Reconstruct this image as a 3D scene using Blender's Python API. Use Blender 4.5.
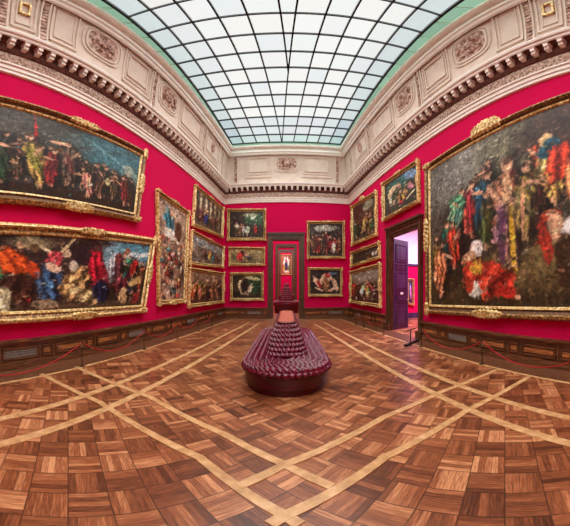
import bpy, bmesh, math, random
import numpy as np
from mathutils import Vector
random.seed(7); rng = np.random.RandomState(11)
S = bpy.context.scene; COL = S.collection
for o in list(bpy.data.objects): bpy.data.objects.remove(o)

# ------------------------------------------------------------------ view model
CX, CY, FU, FV = 286.5, 290.0, 278.0, 319.7
HC = 1.55                       # eye height
P = 5.40                        # eye to side wall
AL = 0.08                       # the side walls close in towards the far end
D = 17.4                        # eye to end wall
ca, sa = math.cos(AL), math.sin(AL)

# ------------------------------------------------------------------ camera
cd = bpy.data.cameras.new('camera'); cam = bpy.data.objects.new('camera', cd); COL.objects.link(cam)
cam.location = (0, 0, HC); cam.rotation_euler = (math.pi/2, 0, 0)
cd.type = 'PANO'; cd.panorama_type = 'EQUIRECTANGULAR'
cd.longitude_min = (0-CX)/FU; cd.longitude_max = (570-CX)/FU
cd.latitude_max = CY/FV; cd.latitude_min = (CY-526)/FV
cd.clip_end = 200
S.camera = cam
# ------------------------------------------------------------------ sky, sun, exposure
w = bpy.data.worlds.new('sky'); S.world = w; w.use_nodes = True
bg = w.node_tree.nodes['Background']; bg.inputs[0].default_value = (0.985, 0.99, 0.975, 1); bg.inputs[1].default_value = 0.98
def sun(name, rot, st, ang, col):
    l = bpy.data.lights.new(name, 'SUN'); l.energy = st; l.angle = math.radians(ang); l.color = col
    o = bpy.data.objects.new(name, l); COL.objects.link(o); o.rotation_euler = [math.radians(a) for a in rot]; o.location = (0, 0, 30)
sun('daylight', (0, 0, 0), 3.2, 100, (1, .97, .93))
sun('daylight', (0, 52, 0), 3.6, 70, (1, .97, .95))
sun('daylight', (0, -52, 0), 3.6, 70, (1, .97, .95))
sun('daylight', (55, 0, 0), 3.6, 70, (1, .97, .95))
sun('daylight', (-52, 0, 0), 1.2, 70, (1, .97, .95))
S.view_settings.view_transform = 'Standard'; S.view_settings.look = 'None'
S.view_settings.exposure = 0.0; S.view_settings.gamma = 1.0; S.view_settings.use_curve_mapping = False
S.cycles.max_bounces = 10 if hasattr(S, 'cycles') else None

# ------------------------------------------------------------------ materials
def srgb(c):
    return tuple((x/12.92 if x <= .04045 else ((x+.055)/1.055)**2.4) for x in [v/255 for v in c])
class NT:
    def __init__(s, name):
        s.m = bpy.data.materials.new(name); s.m.use_nodes = True; s.t = s.m.node_tree
        s.b = s.t.nodes['Principled BSDF']; s.x = None
    def n(s, kind, **kw):
        q = s.t.nodes.new(kind)
        for k, v in kw.items(): setattr(q, k, v)
        return q
    def l(s, a, b): s.t.links.new(a, b)
    def math(s, op, a, b=None, c=None):
        q = s.n('ShaderNodeMath', operation=op)
        for i, v in enumerate((a, b, c)):
            if v is None: continue
            if isinstance(v, (int, float)): q.inputs[i].default_value = v
            else: s.l(v, q.inputs[i])
        return q.outputs[0]
    def coord(s, scale=(1, 1, 1), rot=(0, 0, 0)):
        tc = s.n('ShaderNodeTexCoord'); mp = s.n('ShaderNodeMapping')
        mp.inputs['Scale'].default_value = scale; mp.inputs['Rotation'].default_value = rot
        s.l(tc.outputs['Object'], mp.inputs[0]); return mp.outputs[0]
    def noise(s, scale, detail=4, vec=None, rough=.55):
        q = s.n('ShaderNodeTexNoise'); q.inputs['Scale'].default_value = scale; q.inputs['Detail'].default_value = detail
        q.inputs['Roughness'].default_value = rough
        s.l(vec if vec is not None else s.coord(), q.inputs['Vector']); return q.outputs['Fac']
    def ramp(s, fac, stops):
        q = s.n('ShaderNodeValToRGB'); e = q.color_ramp.elements
        while len(e) < len(stops): e.new(.5)
        for i, (p_, c) in enumerate(stops): e[i].position = p_; e[i].color = (*srgb(c), 1)
        s.l(fac, q.inputs[0]); return q.outputs[0]
    def bump(s, h, strength=.3, dist=.01):
        q = s.n('ShaderNodeBump'); q.inputs['Strength'].default_value = strength; q.inputs['Distance'].default_value = dist
        s.l(h, q.inputs['Height']); s.l(q.outputs[0], s.b.inputs['Normal'])
    def set(s, rough=.5, metal=0., spec=.5):
        s.b.inputs['Roughness'].default_value = rough; s.b.inputs['Metallic'].default_value = metal
        s.b.inputs['Specular IOR Level'].default_value = spec
def noisy(name, stops, scale, rough=.6, metal=0., spec=.4, bump=.2, bd=.01, detail=4, vs=(1, 1, 1)):
    t = NT(name); f = t.noise(scale, detail, t.coord(vs)); t.l(t.ramp(f, stops), t.b.inputs['Base Color'])
    if bump: t.bump(f, bump, bd)
    t.set(rough, metal, spec); return t.m
M = {}
M['crimson'] = noisy('crimson_fabric', [(.3, (200, 8, 72)), (.7, (210, 11, 80))], 60, .9, 0, .1, .1, .003)
M['plaster'] = noisy('cream_plaster', [(.3, (212, 193, 178)), (.7, (226, 209, 194))], 3, .75, 0, .2, .08, .005)
M['plaster_white'] = noisy('white_plaster', [(.3, (240, 234, 222)), (.7, (250, 244, 236))], 4, .6, 0, .3, .05, .005)
M['plaster_pink'] = noisy('shaded_plaster', [(.3, (196, 166, 150)), (.7, (214, 186, 168))], 5, .75, 0, .2, .1, .01)
M['plaster_dark'] = noisy('gap_shade_plaster', [(.3, (88, 56, 50)), (.7, (122, 84, 74))], 9, .8, 0, .2, .2, .01)  # dark tone paints the shade in the recess behind the brackets
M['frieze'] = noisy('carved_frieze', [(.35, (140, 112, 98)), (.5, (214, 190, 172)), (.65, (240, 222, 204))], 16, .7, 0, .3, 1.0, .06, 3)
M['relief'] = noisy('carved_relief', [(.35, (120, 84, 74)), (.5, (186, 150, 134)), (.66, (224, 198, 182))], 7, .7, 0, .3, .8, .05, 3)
M['green'] = noisy('green_curb', [(.3, (150, 190, 160)), (.7, (172, 208, 180))], 2, .35, 0, .5, .0)
M['bar'] = noisy('iron_bar', [(.3, (14, 16, 16)), (.7, (26, 28, 28))], 10, .5, .2, .3, .0)
M['gold'] = noisy('gilt_wood', [(.32, (112, 74, 30)), (.46, (214, 168, 88)), (.62, (255, 232, 172))], 14, .36, .2, .7, .9, .02, 5)
M['gilt_dark'] = noisy('aged_gilt', [(.35, (70, 42, 18)), (.52, (150, 104, 50)), (.66, (232, 190, 116))], 18, .38, .2, .7, .9, .02, 5)
M['gilt_brown'] = noisy('dark_gilt_cove', [(.3, (58, 32, 12)), (.7, (120, 76, 32))], 12, .42, .3, .5, .5, .01, 5)
M['wood'] = noisy('dark_walnut', [(.32, (58, 32, 18)), (.5, (98, 58, 34)), (.68, (142, 90, 54))], 4, .32, 0, .7, .1, .003, 6, (.7, .7, 14))
M['panel'] = noisy('walnut_panel', [(.3, (96, 52, 26)), (.5, (156, 92, 48)), (.7, (204, 134, 80))], 4, .3, 0, .7, .1, .003, 6, (.8, .8, 14))
M['frame_wood'] = noisy('dark_door_surround', [(.3, (48, 30, 18)), (.5, (78, 52, 32)), (.7, (112, 78, 50))], 5, .35, 0, .6, .1, .003, 6, (4, 4, .8))
M['door_wood_blue_lit'] = noisy('blue_lit_walnut', [(.3, (40, 26, 52)), (.7, (74, 52, 92))], 4, .4, 0, .5, .1, .004, 6, (1, 1, .3))  # dark wood with the side room's blue-violet light put into its colour
M['rope'] = noisy('red_rope', [(.3, (150, 20, 30)), (.7, (200, 50, 50))], 60, .8, 0, .3, .2, .003)
M['brass'] = noisy('dull_bronze', [(.3, (52, 40, 30)), (.7, (92, 72, 50))], 20, .4, .7, .5, .05, .002)
M['steel'] = noisy('grey_metal', [(.3, (130, 124, 116)), (.7, (180, 174, 164))], 20, .45, .4, .5, .2, .004)
M['border'] = noisy('border_planks', [(.3, (66, 38, 26)), (.5, (108, 66, 44)), (.7, (142, 96, 66))], 3, .3, 0, .5, .1, .003, 6, (3, 8, 1))
M['oak'] = noisy('pale_oak', [(.3, (186, 138, 90)), (.55, (216, 170, 118)), (.75, (236, 198, 148))], 7, .3, 0, .5, .05, .003, 6)
M['leather'] = noisy('oxblood_leather', [(.3, (80, 9, 34)), (.7, (124, 20, 54))], 12, .2, 0, .7, .12, .003)
M['leather_dark'] = noisy('dark_oxblood', [(.3, (62, 8, 22)), (.7, (92, 14, 32))], 10, .3, 0, .6, .1, .003)
M['leather_tan'] = noisy('faded_leather', [(.3, (172, 84, 62)), (.7, (206, 114, 88))], 9, .4, 0, .4, .1, .002)
M['sidewhite'] = noisy('white_wall', [(.3, (226, 222, 232)), (.7, (240, 236, 246))], 4, .8, 0, .2, 0)
M['paper'] = noisy('white_notice', [(.3, (226, 224, 220)), (.7, (240, 238, 234))], 4, .8, 0, .2, 0)
M['metal_white'] = M['sidewhite']

def canvas_mat():
    t = NT('oil_paint'); a = t.n('ShaderNodeAttribute', attribute_name='Col')
    t.l(a.outputs['Color'], t.b.inputs['Base Color']); t.bump(t.noise(40, 3), .25, .004); t.set(.42, 0, .35); return t.m
M['canvas'] = canvas_mat()

def glass_mat():
    t = NT('skylight_glass'); a = t.n('ShaderNodeAttribute', attribute_name='Col')
    tr = t.n('ShaderNodeBsdfTransparent'); t.l(a.outputs['Color'], tr.inputs[0])
    out = [q for q in t.t.nodes if q.type == 'OUTPUT_MATERIAL'][0]
    gl = t.n('ShaderNodeBsdfGlossy'); gl.inputs['Roughness'].default_value = .1; gl.inputs['Color'].default_value = (1, 1, 1, 1)
    mx = t.n('ShaderNodeMixShader'); mx.inputs[0].default_value = .03
    t.l(tr.outputs[0], mx.inputs[1]); t.l(gl.outputs[0], mx.inputs[2]); t.l(mx.outputs[0], out.inputs['Surface']); return t.m
M['glass'] = glass_mat()

def parquet(name, rot, tile=.29, planks=5):
    t = NT(name); v = t.coord((1/tile, 1/tile, 1), (0, 0, rot)); sp = t.n('ShaderNodeSeparateXYZ'); t.l(v, sp.inputs[0])
    X, Y = sp.outputs[0], sp.outputs[1]
    fx, fy = t.math('FLOOR', X), t.math('FLOOR', Y); rx, ry = t.math('FRACT', X), t.math('FRACT', Y)
    par = t.math('MODULO', t.math('ADD', fx, t.math('ADD', fy, 1000)), 2)
    par = t.math('GREATER_THAN', par, .5)
    def mix(a, b): return t.math('ADD', t.math('MULTIPLY', a, par), t.math('MULTIPLY', b, t.math('SUBTRACT', 1, par)))
    across, along = mix(rx, ry), mix(ry, rx)
    pa = t.math('MULTIPLY', across, planks); pid = t.math('FLOOR', pa); pf = t.math('FRACT', pa)
    cv = t.n('ShaderNodeCombineXYZ'); t.l(fx, cv.inputs[0]); t.l(fy, cv.inputs[1]); t.l(pid, cv.inputs[2])
    wn = t.n('ShaderNodeTexWhiteNoise', noise_dimensions='3D'); t.l(cv.outputs[0], wn.inputs[0])
    cv2 = t.n('ShaderNodeCombineXYZ'); t.l(fx, cv2.inputs[0]); t.l(fy, cv2.inputs[1])
    wn2 = t.n('ShaderNodeTexWhiteNoise', noise_dimensions='2D'); t.l(cv2.outputs[0], wn2.inputs[0])
    gc = t.n('ShaderNodeCombineXYZ'); t.l(t.math('MULTIPLY', pa, 2.2), gc.inputs[0]); t.l(t.math('MULTIPLY', along, .9), gc.inputs[1])
    t.l(t.math('MULTIPLY', wn.outputs[0], 50), gc.inputs[2])
    gr = t.noise(2.2, 6, gc.outputs[0], .65)
    big = t.noise(.35, 3)
    f = t.math('ADD', t.math('MULTIPLY', wn.outputs[0], .30), t.math('ADD', t.math('MULTIPLY', wn2.outputs[0], .30), t.math('ADD', t.math('MULTIPLY', gr, .80), t.math('MULTIPLY', big, .25))))
    f = t.math('SUBTRACT', f, .27)
    colr = t.ramp(f, [(.14, (50, 25, 15)), (.38, (110, 60, 36)), (.62, (160, 94, 58)), (.86, (222, 158, 110))])
    e1 = t.math('LESS_THAN', t.math('MINIMUM', pf, t.math('SUBTRACT', 1, pf)), .045)
    e2 = t.math('LESS_THAN', t.math('MINIMUM', along, t.math('SUBTRACT', 1, along)), .018)
    e3 = t.math('LESS_THAN', t.math('MINIMUM', across, t.math('SUBTRACT', 1, across)), .018)
    e = t.math('MAXIMUM', t.math('MULTIPLY', e1, .4), t.math('MULTIPLY', t.math('MAXIMUM', e2, e3), .7))
    mx = t.n('ShaderNodeMix', data_type='RGBA'); t.l(e, mx.inputs[0]); t.l(colr, mx.inputs[6]); mx.inputs[7].default_value = (.035, .014, .007, 1)
    t.l(mx.outputs[2], t.b.inputs['Base Color']); t.bump(t.math('SUBTRACT', gr, e), .12, .004)
    t.set(.3, 0, .5); return t.m
M['parquet'] = parquet('parquet', math.radians(45), .30)

# ------------------------------------------------------------------ object helpers
def tag(o, label=None, cat=None, group=None, kind=None):
    if label: o['label'] = label
    if cat: o['category'] = cat
    if group: o['group'] = group
    if kind: o['kind'] = kind
    return o
def empty(name, loc, label=None, cat=None, group=None, kind=None):
    o = bpy.data.objects.new(name, None); COL.objects.link(o); o.location = loc; o.empty_display_size = .2
    return tag(o, label, cat, group, kind)
def root_loc(o):
    v = Vector((0, 0, 0))
    while o is not None: v += Vector(o.location); o = o.parent
    return v
class MB:
    """verts in world coordinates"""
    def __init__(s): s.v = []; s.f = []
    def add(s, vs, fs):
        k = len(s.v); s.v += [tuple(a) for a in vs]; s.f += [tuple(i+k for i in f) for f in fs]; return s
    def hexa(s, c): return s.add(c, [(0, 3, 2, 1), (4, 5, 6, 7), (0, 1, 5, 4), (1, 2, 6, 5), (2, 3, 7, 6), (3, 0, 4, 7)])
    def box(s, a, b):
        (x0, y0, z0), (x1, y1, z1) = a, b
        return s.hexa([(x0, y0, z0), (x1, y0, z0), (x1, y1, z0), (x0, y1, z0), (x0, y0, z1), (x1, y0, z1), (x1, y1, z1), (x0, y1, z1)])
    def bar(s, a, b, w_, h_, up=Vector((0, 0, 1))):
        a, b = Vector(a), Vector(b); d = (b-a).normalized(); r = d.cross(up)
        if r.length < 1e-5: r = d.cross(Vector((1, 0, 0)))
        r.normalize(); u = r.cross(d); r *= w_/2; u *= h_/2
        return s.hexa([a-r-u, a+r-u, b+r-u, b-r-u, a-r+u, a+r+u, b+r+u, b-r+u])
    def tube(s, pts, r, n=8, cap=True):
        pts = [Vector(p_) for p_ in pts]; rs = r if isinstance(r, (list, tuple)) else [r]*len(pts); k = len(s.v); ref = None
        for i, p_ in enumerate(pts):
            d = (pts[min(i+1, len(pts)-1)]-pts[max(i-1, 0)]).normalized()
            a = d.cross(Vector((0, 0, 1)));
            if a.length < 1e-4: a = d.cross(Vector((0, 1, 0)))
            a.normalize(); b = a.cross(d)
            for j in range(n):
                t_ = 2*math.pi*j/n; s.v.append(tuple(p_+(a*math.cos(t_)+b*math.sin(t_))*rs[i]))
        for i in range(len(pts)-1):
            for j in range(n):
                s.f.append((k+i*n+j, k+i*n+(j+1) % n, k+(i+1)*n+(j+1) % n, k+(i+1)*n+j))
        if cap:
            s.f.append(tuple(k+j for j in range(n))[::-1]); s.f.append(tuple(k+(len(pts)-1)*n+j for j in range(n)))
        return s
    def lathe(s, c, prof, n=20):
        k = len(s.v)
        for r, z in prof:
            for j in range(n):
                t_ = 2*math.pi*j/n; s.v.append((c[0]+r*math.cos(t_), c[1]+r*math.sin(t_), c[2]+z))
        for i in range(len(prof)-1):
            for j in range(n): s.f.append((k+i*n+j, k+i*n+(j+1) % n, k+(i+1)*n+(j+1) % n, k+(i+1)*n+j))
        s.f.append(tuple(k+j for j in range(n))[::-1]); s.f.append(tuple(k+(len(prof)-1)*n+j for j in range(n)))
        return s
    def lump(s, c, ax, n=8, m=5):
        """ellipsoid with semi-axes given as three vectors"""
        c = Vector(c); A, B, C_ = [Vector(q) for q in ax]; k = len(s.v)
        s.v.append(tuple(c-C_))
        for i in range(1, m):
            ph = -math.pi/2+math.pi*i/m
            for j in range(n):
                t_ = 2*math.pi*j/n; s.v.append(tuple(c+A*math.cos(ph)*math.cos(t_)+B*math.cos(ph)*math.sin(t_)+C_*math.sin(ph)))
        s.v.append(tuple(c+C_)); top = len(s.v)-1
        for j in range(n): s.f.append((k, k+1+(j+1) % n, k+1+j)); s.f.append((top, top-n+j, top-n+(j+1) % n))
        for i in range(m-2):
            for j in range(n):
                a = k+1+i*n; s.f.append((a+j, a+(j+1) % n, a+n+(j+1) % n, a+n+j))
        return s
    def build(s, name, mat, parent=None, smooth=False):
        me = bpy.data.meshes.new(name); off = root_loc(parent) if parent else Vector((0, 0, 0))
        me.from_pydata([tuple(Vector(v)-off) for v in s.v], [], s.f); me.materials.append(mat)
        bm = bmesh.new(); bm.from_mesh(me); bmesh.ops.recalc_face_normals(bm, faces=bm.faces); bm.to_mesh(me); bm.free()
        if smooth: me.shade_smooth()
        o = bpy.data.objects.new(name, me); COL.objects.link(o)
        if parent: o.parent = parent
        return o

# wall frames: u = rightwards seen from inside, n = inwards; point(s, z, o)
class Wall:
    def __init__(s, u, n, dist): s.u = Vector((*u, 0)); s.n = Vector((*n, 0)); s.d = dist
    def pt(s, a, z, o=0.): return s.u*a+s.n*(o-s.d)+Vector((0, 0, z))
    def px(s, x, y, o=0.):
        """the spot on this wall seen in the direction (x, y)"""
        az, el = (x-CX)/FU, (CY-y)/FV; d = Vector((math.sin(az), math.cos(az), 0)); k = (o-s.d)/d.dot(s.n)
        return (d*k).dot(s.u), HC+k*math.tan(el)
    def box(s, mb, a0, a1, z0, z1, o0, o1):
        return mb.hexa([s.pt(a0, z0, o0), s.pt(a1, z0, o0), s.pt(a1, z0, o1), s.pt(a0, z0, o1), s.pt(a0, z1, o0), s.pt(a1, z1, o0), s.pt(a1, z1, o1), s.pt(a0, z1, o1)])
L = Wall((sa, ca), (ca, -sa), P); R = Wall((sa, -ca), (-ca, -sa), P); B = Wall((1, 0), (0, -1), D)
YB = -7.0
N = Wall((-1, 0), (0, 1), -YB)
def floor_px(x, y, z=0.):
    az, el = (x-CX)/FU, (CY-y)/FV; k = (z-HC)/math.tan(el); return Vector((math.sin(az)*k, math.cos(az)*k, z))
def ring(o, z):
    """corners of the room outline drawn in by o: far left, far right, near right, near left"""
    def xl(y): return -((P-o)-y*sa)/ca
    yf, yn = D-o, YB+o
    return [Vector((xl(yf), yf, z)), Vector((-xl(yf), yf, z)), Vector((-xl(yn), yn, z)), Vector((xl(yn), yn, z))]
def loft(mb, prof):
    rs = [ring(o, z) for o, z in prof]
    for a, b in zip(rs[:-1], rs[1:]):
        for i in range(4):
            j = (i+1) % 4; mb.add([a[i], a[j], b[j], b[i]], [(0, 1, 2, 3)])
    return mb
def strct(o): o['kind'] = 'structure'; return o
HB = (D-0)*sa
c_fl = ring(0, 0)
sF = c_fl[0].dot(L.u); sN = c_fl[3].dot(L.u)          # along-wall limits, left wall
rF = c_fl[1].dot(R.u); rN = c_fl[2].dot(R.u)
bL, bR = c_fl[0].x, c_fl[1].x
ZC = HC+.908*P                                         # underside of the cornice

# ------------------------------------------------------------------ door openings
_a = B.px(272.6, 239.6); _b = B.px(299.4, 239.6); BD = (_a[0], _b[0], _a[1])
_a = R.px(391.5, 239); _b = R.px(418.8, 225.5); RD = (_a[0], _b[0], (_a[1]+_b[1])/2)
TH = .45; THR = .10
def wall_with_hole(name, W, a0, a1, z1, hole=None, TH=.45):
    mb = MB()
    if hole:
        h0, h1, hz = hole
        W.box(mb, a0, h0, 0, z1, -TH, 0); W.box(mb, h1, a1, 0, z1, -TH, 0); W.box(mb, h0, h1, hz, z1, -TH, 0)
    else: W.box(mb, a0, a1, 0, z1, -TH, 0)
    return strct(mb.build(name, M['crimson']))
ZW = HC+1.0*P
wall_with_hole('wall_left', L, sN-.5, sF+.2, ZW)
wall_with_hole('wall_right', R, rF-.2, rN+.5, ZW, RD, THR)
wall_with_hole('wall_back', B, bL-.45, bR+.45, ZW, BD)
wall_with_hole('wall_front', N, -7, 7, ZW)

# floor: main field of block parquet, diagonal blocks outside the double bands, plank border
mb = MB(); mb.box((-14, YB-1, -.1), (14, 70, 0)); strct(mb.build('floor', M['parquet']))
def strip(mb, pts, w_, z0, z1):
    """mitred ribbon on the floor"""
    pts = [Vector((p_[0], p_[1], 0)) for p_ in pts]; off = []
    for i in range(len(pts)):
        d = (pts[min(i+1, len(pts)-1)]-pts[max(i-1, 0)]).normalized(); off.append(Vector((-d.y, d.x, 0))*w_/2)
    for i in range(len(pts)-1):
        a, b, oa, ob = pts[i], pts[i+1], off[i], off[i+1]; Z0, Z1 = Vector((0, 0, z0)), Vector((0, 0, z1))
        mb.hexa([a-oa+Z0, a+oa+Z0, b+ob+Z0, b-ob+Z0, a-oa+Z1, a+oa+Z1, b+ob+Z1, b-ob+Z1])
    return mb
PF = .80                                                # plank border width
mb = MB()
r0, r1 = ring(0.05, .003), ring(PF, .003)
for i in range(4):
    j = (i+1) % 4; mb.add([r0[i], r0[j], r1[j], r1[i]], [(0, 1, 2, 3)])
strct(mb.build('floor_border', M['border']))
# thin pale line along the border
mb = MB(); r1 = ring(PF, 0)
for i in range(4): strip(mb, [r1[i], r1[(i+1) % 4]], .07, 0, .006)
strct(mb.build('trim_1', M['oak']))
# double bands
PA, PB = P-HC/.476, P-HC/.585
def side_line(W, o, pxs=None): pass
mb = MB(); rA, rB_ = ring(PA, 0), ring(PB, 0)
for rr in (rA, rB_):
    strip(mb, [rr[3], rr[0]], .13, 0, .005); strip(mb, [rr[1], rr[2]], .13, 0, .005)
strct(mb.build('trim_2', M['oak']))
mb = MB()
for zi, pts in enumerate(([(41, 374), (100, 402.5), (200, 458), (285, 516), (300, 525)], [(76, 367), (150, 397.5), (225, 435), (285, 465), (332, 487)],
            [(529, 377), (465, 412), (385, 457.5), (285, 516), (270, 525)], [(497, 370), (442, 392), (385, 417), (285, 465), (238, 487)])):
    strip(mb, [floor_px(*q) for q in pts], .10, 0, .0075+.0012*zi)
strct(mb.build('trim_3', M['oak']))
# ------------------------------------------------------------------ wainscot
ZWN = HC-.178*P                                         # top of wainscot
def wainscot(name, W, a0, a1, mitre=0.):
    root = empty(name, W.pt((a0+a1)/2, 0, 0)); strct(root)
    mb = MB(); h = ZWN
    W.box(mb, a0, a1, 0, h-.06, 0, .05)
    W.box(mb, a0, a1, 0, .10, .05, .13); W.box(mb, a0, a1, .10, .15, .05, .10)
    W.box(mb, a0, a1, h-.13, h-.09, .05, .075); W.box(mb, a0, a1, h-.09, h-.05, .05, .10); W.box(mb, a0, a1, h-.05, h, 0, .13)
    mb.build('panelling', M['wood'], root)
    per, a, k = 1.44, a0+.08, 0; pm, fm, gm = MB(), MB(), MB()
    while a < a1-.25:
        for wd, kind in ((.92, 'long'), (.30, 'short')):
            e = min(a+wd, a1-.06)
            if e-a < .15: a += wd+.11; continue
            z0, z1 = .20, h-.17
            for (q0, q1, y0, y1) in ((a, e, z0, z0+.03), (a, e, z1-.03, z1), (a, a+.03, z0, z1), (e-.03, e, z0, z1)): W.box(fm, q0, q1, y0, y1, .05, .085)
            if kind == 'long' and k % 3 == 1:
                g = a+.05
                while g < e-.05: W.box(gm, g, g+.012, z0+.03, z1-.03, .05, .07); g += .03
                for zz in (z0+.06, (z0+z1)/2, z1-.06): W.box(gm, a+.04, e-.04, zz-.006, zz+.006, .05, .074)
            else: W.box(pm, a+.06, e-.06, z0+.06, z1-.06, .05, .078)
            W.box(fm, e+.03, e+.08, z0-.03, z1+.03, .05, .07)
            a = e+.11
        k += 1
    fm.build('panel_moulding', M['wood'], root); pm.build('raised_panel', M['panel'], root); gm.build('vent_grille', M['steel'], root)
JW = .30                                                # architrave width
wainscot('baseboard_left', L, sN, sF); 
wainscot('baseboard_right', R, rF, RD[0]-JW); wainscot('baseboard_right', R, RD[1]+JW, rN)
wainscot('baseboard_back', B, bL, BD[0]-JW); wainscot('baseboard_back', B, BD[1]+JW, bR)

# ------------------------------------------------------------------ cornice, cove
def u(z): return HC+z*P
strct(loft(MB(), [(0, u(.905)), (.06, u(.908)), (.06, u(.925)), (.09, u(.927)), (.09, u(.945)), (.13, u(.949)), (.13, u(.958)), (0.1, u(.96))]).build('trim_4', M['plaster_white']))
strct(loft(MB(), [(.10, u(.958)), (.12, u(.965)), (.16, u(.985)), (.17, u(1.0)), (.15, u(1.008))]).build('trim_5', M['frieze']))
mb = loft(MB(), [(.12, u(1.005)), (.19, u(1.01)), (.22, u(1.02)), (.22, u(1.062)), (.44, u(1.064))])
strct(mb.build('trim_6', M['plaster_dark']))  # gaps and soffit coloured dark to stand for shade under the crown
mb = MB()                                               # brackets under the crown
for W, a0, a1 in ((L, sN, sF-.25), (R, rF+.25, rN), (B, bL+.25, bR-.25)):
    n_ = int((a1-a0)/.34)
    for i in range(n_+1):
        a = a0+(a1-a0)*i/n_
        W.box(mb, a-.055, a+.055, u(1.028), u(1.066), .2, .38); W.box(mb, a-.055, a+.055, u(1.042), u(1.066), .38, .43)
        W.box(mb, a-.075, a+.075, u(1.058), u(1.064), .2, .45)
strct(mb.build('trim_7', M['plaster_white']))
strct(loft(MB(), [(.44, u(1.060)), (.47, u(1.064)), (.47, u(1.075)), (.52, u(1.080)), (.54, u(1.090)), (.54, u(1.096)), (.3, u(1.10))]).build('trim_8', M['plaster_white']))
# cove as a hollow quarter curve
CO0, CO1, CZ0, CZ1 = .30, .62, 1.098, 1.47
def cove(t):
    a = t*math.pi/2; return CO0+(CO1-CO0)*(1-math.cos(a))**1.0, u(CZ0+(CZ1-CZ0)*(math.sin(a)*.55+t*.45))
mb = loft(MB(), [cove(i/16) for i in range(17)]); oc = strct(mb.build('ceiling', M['plaster'])); oc.data.shade_smooth()
strct(loft(MB(), [(.565, u(1.405)), (.62, u(1.412)), (.65, u(1.43)), (.70, u(1.435)), (.70, u(1.45)), (.66, u(1.452)), (.66, u(1.478)), (.80, u(1.48)), (.84, u(1.49)), (.84, u(1.505))]).build('trim_9', M['plaster_white']))

class Cove:
    def __init__(s, W): s.W = W
    def pt(s, a, t, h=0.):
        o, z = cove(t); o2, z2 = cove(min(t+.02, 1)); o1, z1 = cove(max(t-.02, 0)); d = Vector((o2-o1, z2-z1)).normalized()
        return s.W.pt(a, z-d.x*h, o+d.y*h)
def quadring(mb, C, a0, a1, t0, t1, wd, h, n=8):
    """raised rectangular moulding on the cove"""
    zt = (CZ1-CZ0)*P; wt_ = wd/zt
    def rib(A0, A1, T0, T1):
        for i in range(n):
            for (p0, p1, q0, q1) in ((A0+(A1-A0)*i/n, A0+(A1-A0)*(i+1)/n, T0, T1),):
                mb.hexa([C.pt(p0, q0), C.pt(p1, q0), C.pt(p1, q0, h), C.pt(p0, q0, h), C.pt(p0, q1), C.pt(p1, q1), C.pt(p1, q1, h), C.pt(p0, q1, h)])
    def ribv(A0, A1, T0, T1):
        for i in range(n):
            q0, q1 = T0+(T1-T0)*i/n, T0+(T1-T0)*(i+1)/n
            mb.hexa([C.pt(A0, q0), C.pt(A1, q0), C.pt(A1, q0, h), C.pt(A0, q0, h), C.pt(A0, q1), C.pt(A1, q1), C.pt(A1, q1, h), C.pt(A0, q1, h)])
    rib(a0, a1, t0, t0+wt_); rib(a0, a1, t1-wt_, t1); ribv(a0, a0+wd, t0, t1); ribv(a1-wd, a1, t0, t1)
def rect_panel(mb, C, a0, a1, t0=.14, t1=.80):
    quadring(mb, C, a0, a1, t0, t1, .05, .05)
    quadring(mb, C, a0+.12, a1-.12, t0+.07, t1-.07, .03, .03)
    if a1-a0 > .9: quadring(mb, C, a0+.22, a1-.22, t0+.13, t1-.13, .05, .045)
def rib_band(mb, C, a, wd=.22):
    n = 14
    for s_ in (-1, 1):
        for i in range(n):
            q0, q1 = .03+.84*i/n, .03+.84*(i+1)/n; A0, A1 = a+s_*wd/2-.02, a+s_*wd/2+.02
            mb.hexa([C.pt(A0, q0), C.pt(A1, q0), C.pt(A1, q0, .07), C.pt(A0, q0, .07), C.pt(A0, q1), C.pt(A1, q1), C.pt(A1, q1, .07), C.pt(A0, q1, .07)])
def rib_fill(mb, C, a, wd=.18):
    n = 15
    for i in range(n):
        q0, q1 = .05+.80*i/n, .05+.80*(i+.72)/n
        mb.hexa([C.pt(a-wd/2, q0), C.pt(a+wd/2, q0), C.pt(a+wd/2, q0, .04), C.pt(a-wd/2, q0, .04), C.pt(a-wd/2, q1), C.pt(a+wd/2, q1), C.pt(a+wd/2, q1, .04), C.pt(a-wd/2, q1, .04)])
def oval(mbr, mbf, C, a, t, ra_, rt, seed):
    """cartouche: ring on the plaster round a carved field"""
    n = 28
    def q(k, f): 
        x_, y_ = math.cos(2*math.pi*k/n), math.sin(2*math.pi*k/n); e_ = .62
        return a+ra_*f*math.copysign(abs(x_)**e_, x_), t+rt*f*math.copysign(abs(y_)**e_, y_)
    for f0, f1, h in ((1.22, 1.32, .04), (1.0, 1.10, .05)):
        for k in range(n):
            A = [q(k, f0), q(k+1, f0), q(k+1, f1), q(k, f1)]
            mbr.hexa([C.pt(*A[0]), C.pt(*A[1]), C.pt(*A[2]), C.pt(*A[3]), C.pt(*A[0], h), C.pt(*A[1], h), C.pt(*A[2], h), C.pt(*A[3], h)])
    r_ = random.Random(seed)
    ctr = C.pt(a, t, .03)
    for k in range(n): mbf.add([ctr, C.pt(*q(k, 1.0), .03), C.pt(*q(k+1, 1.0), .03)], [(0, 1, 2)])
    ex = (C.pt(a+.1, t)-C.pt(a-.1, t)).normalized(); ez = (C.pt(a, t+.02)-C.pt(a, t-.02)).normalized(); en = ex.cross(ez)
    for k in range(26):
        f, g = r_.uniform(0, .82), r_.uniform(0, 2*math.pi); c = C.pt(a+ra_*f*math.cos(g), t+rt*f*math.sin(g), .05)
        th = r_.uniform(0, 3.14); l_ = r_.uniform(.06, .15)
        mbf.lump(c, ((ex*math.cos(th)+ez*math.sin(th))*l_, (ez*math.cos(th)-ex*math.sin(th))*l_*.45, en*.06), 7, 4)
def cove_s(W, x, y, t): return W.px(x, y, cove(t)[0])[0]
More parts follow.
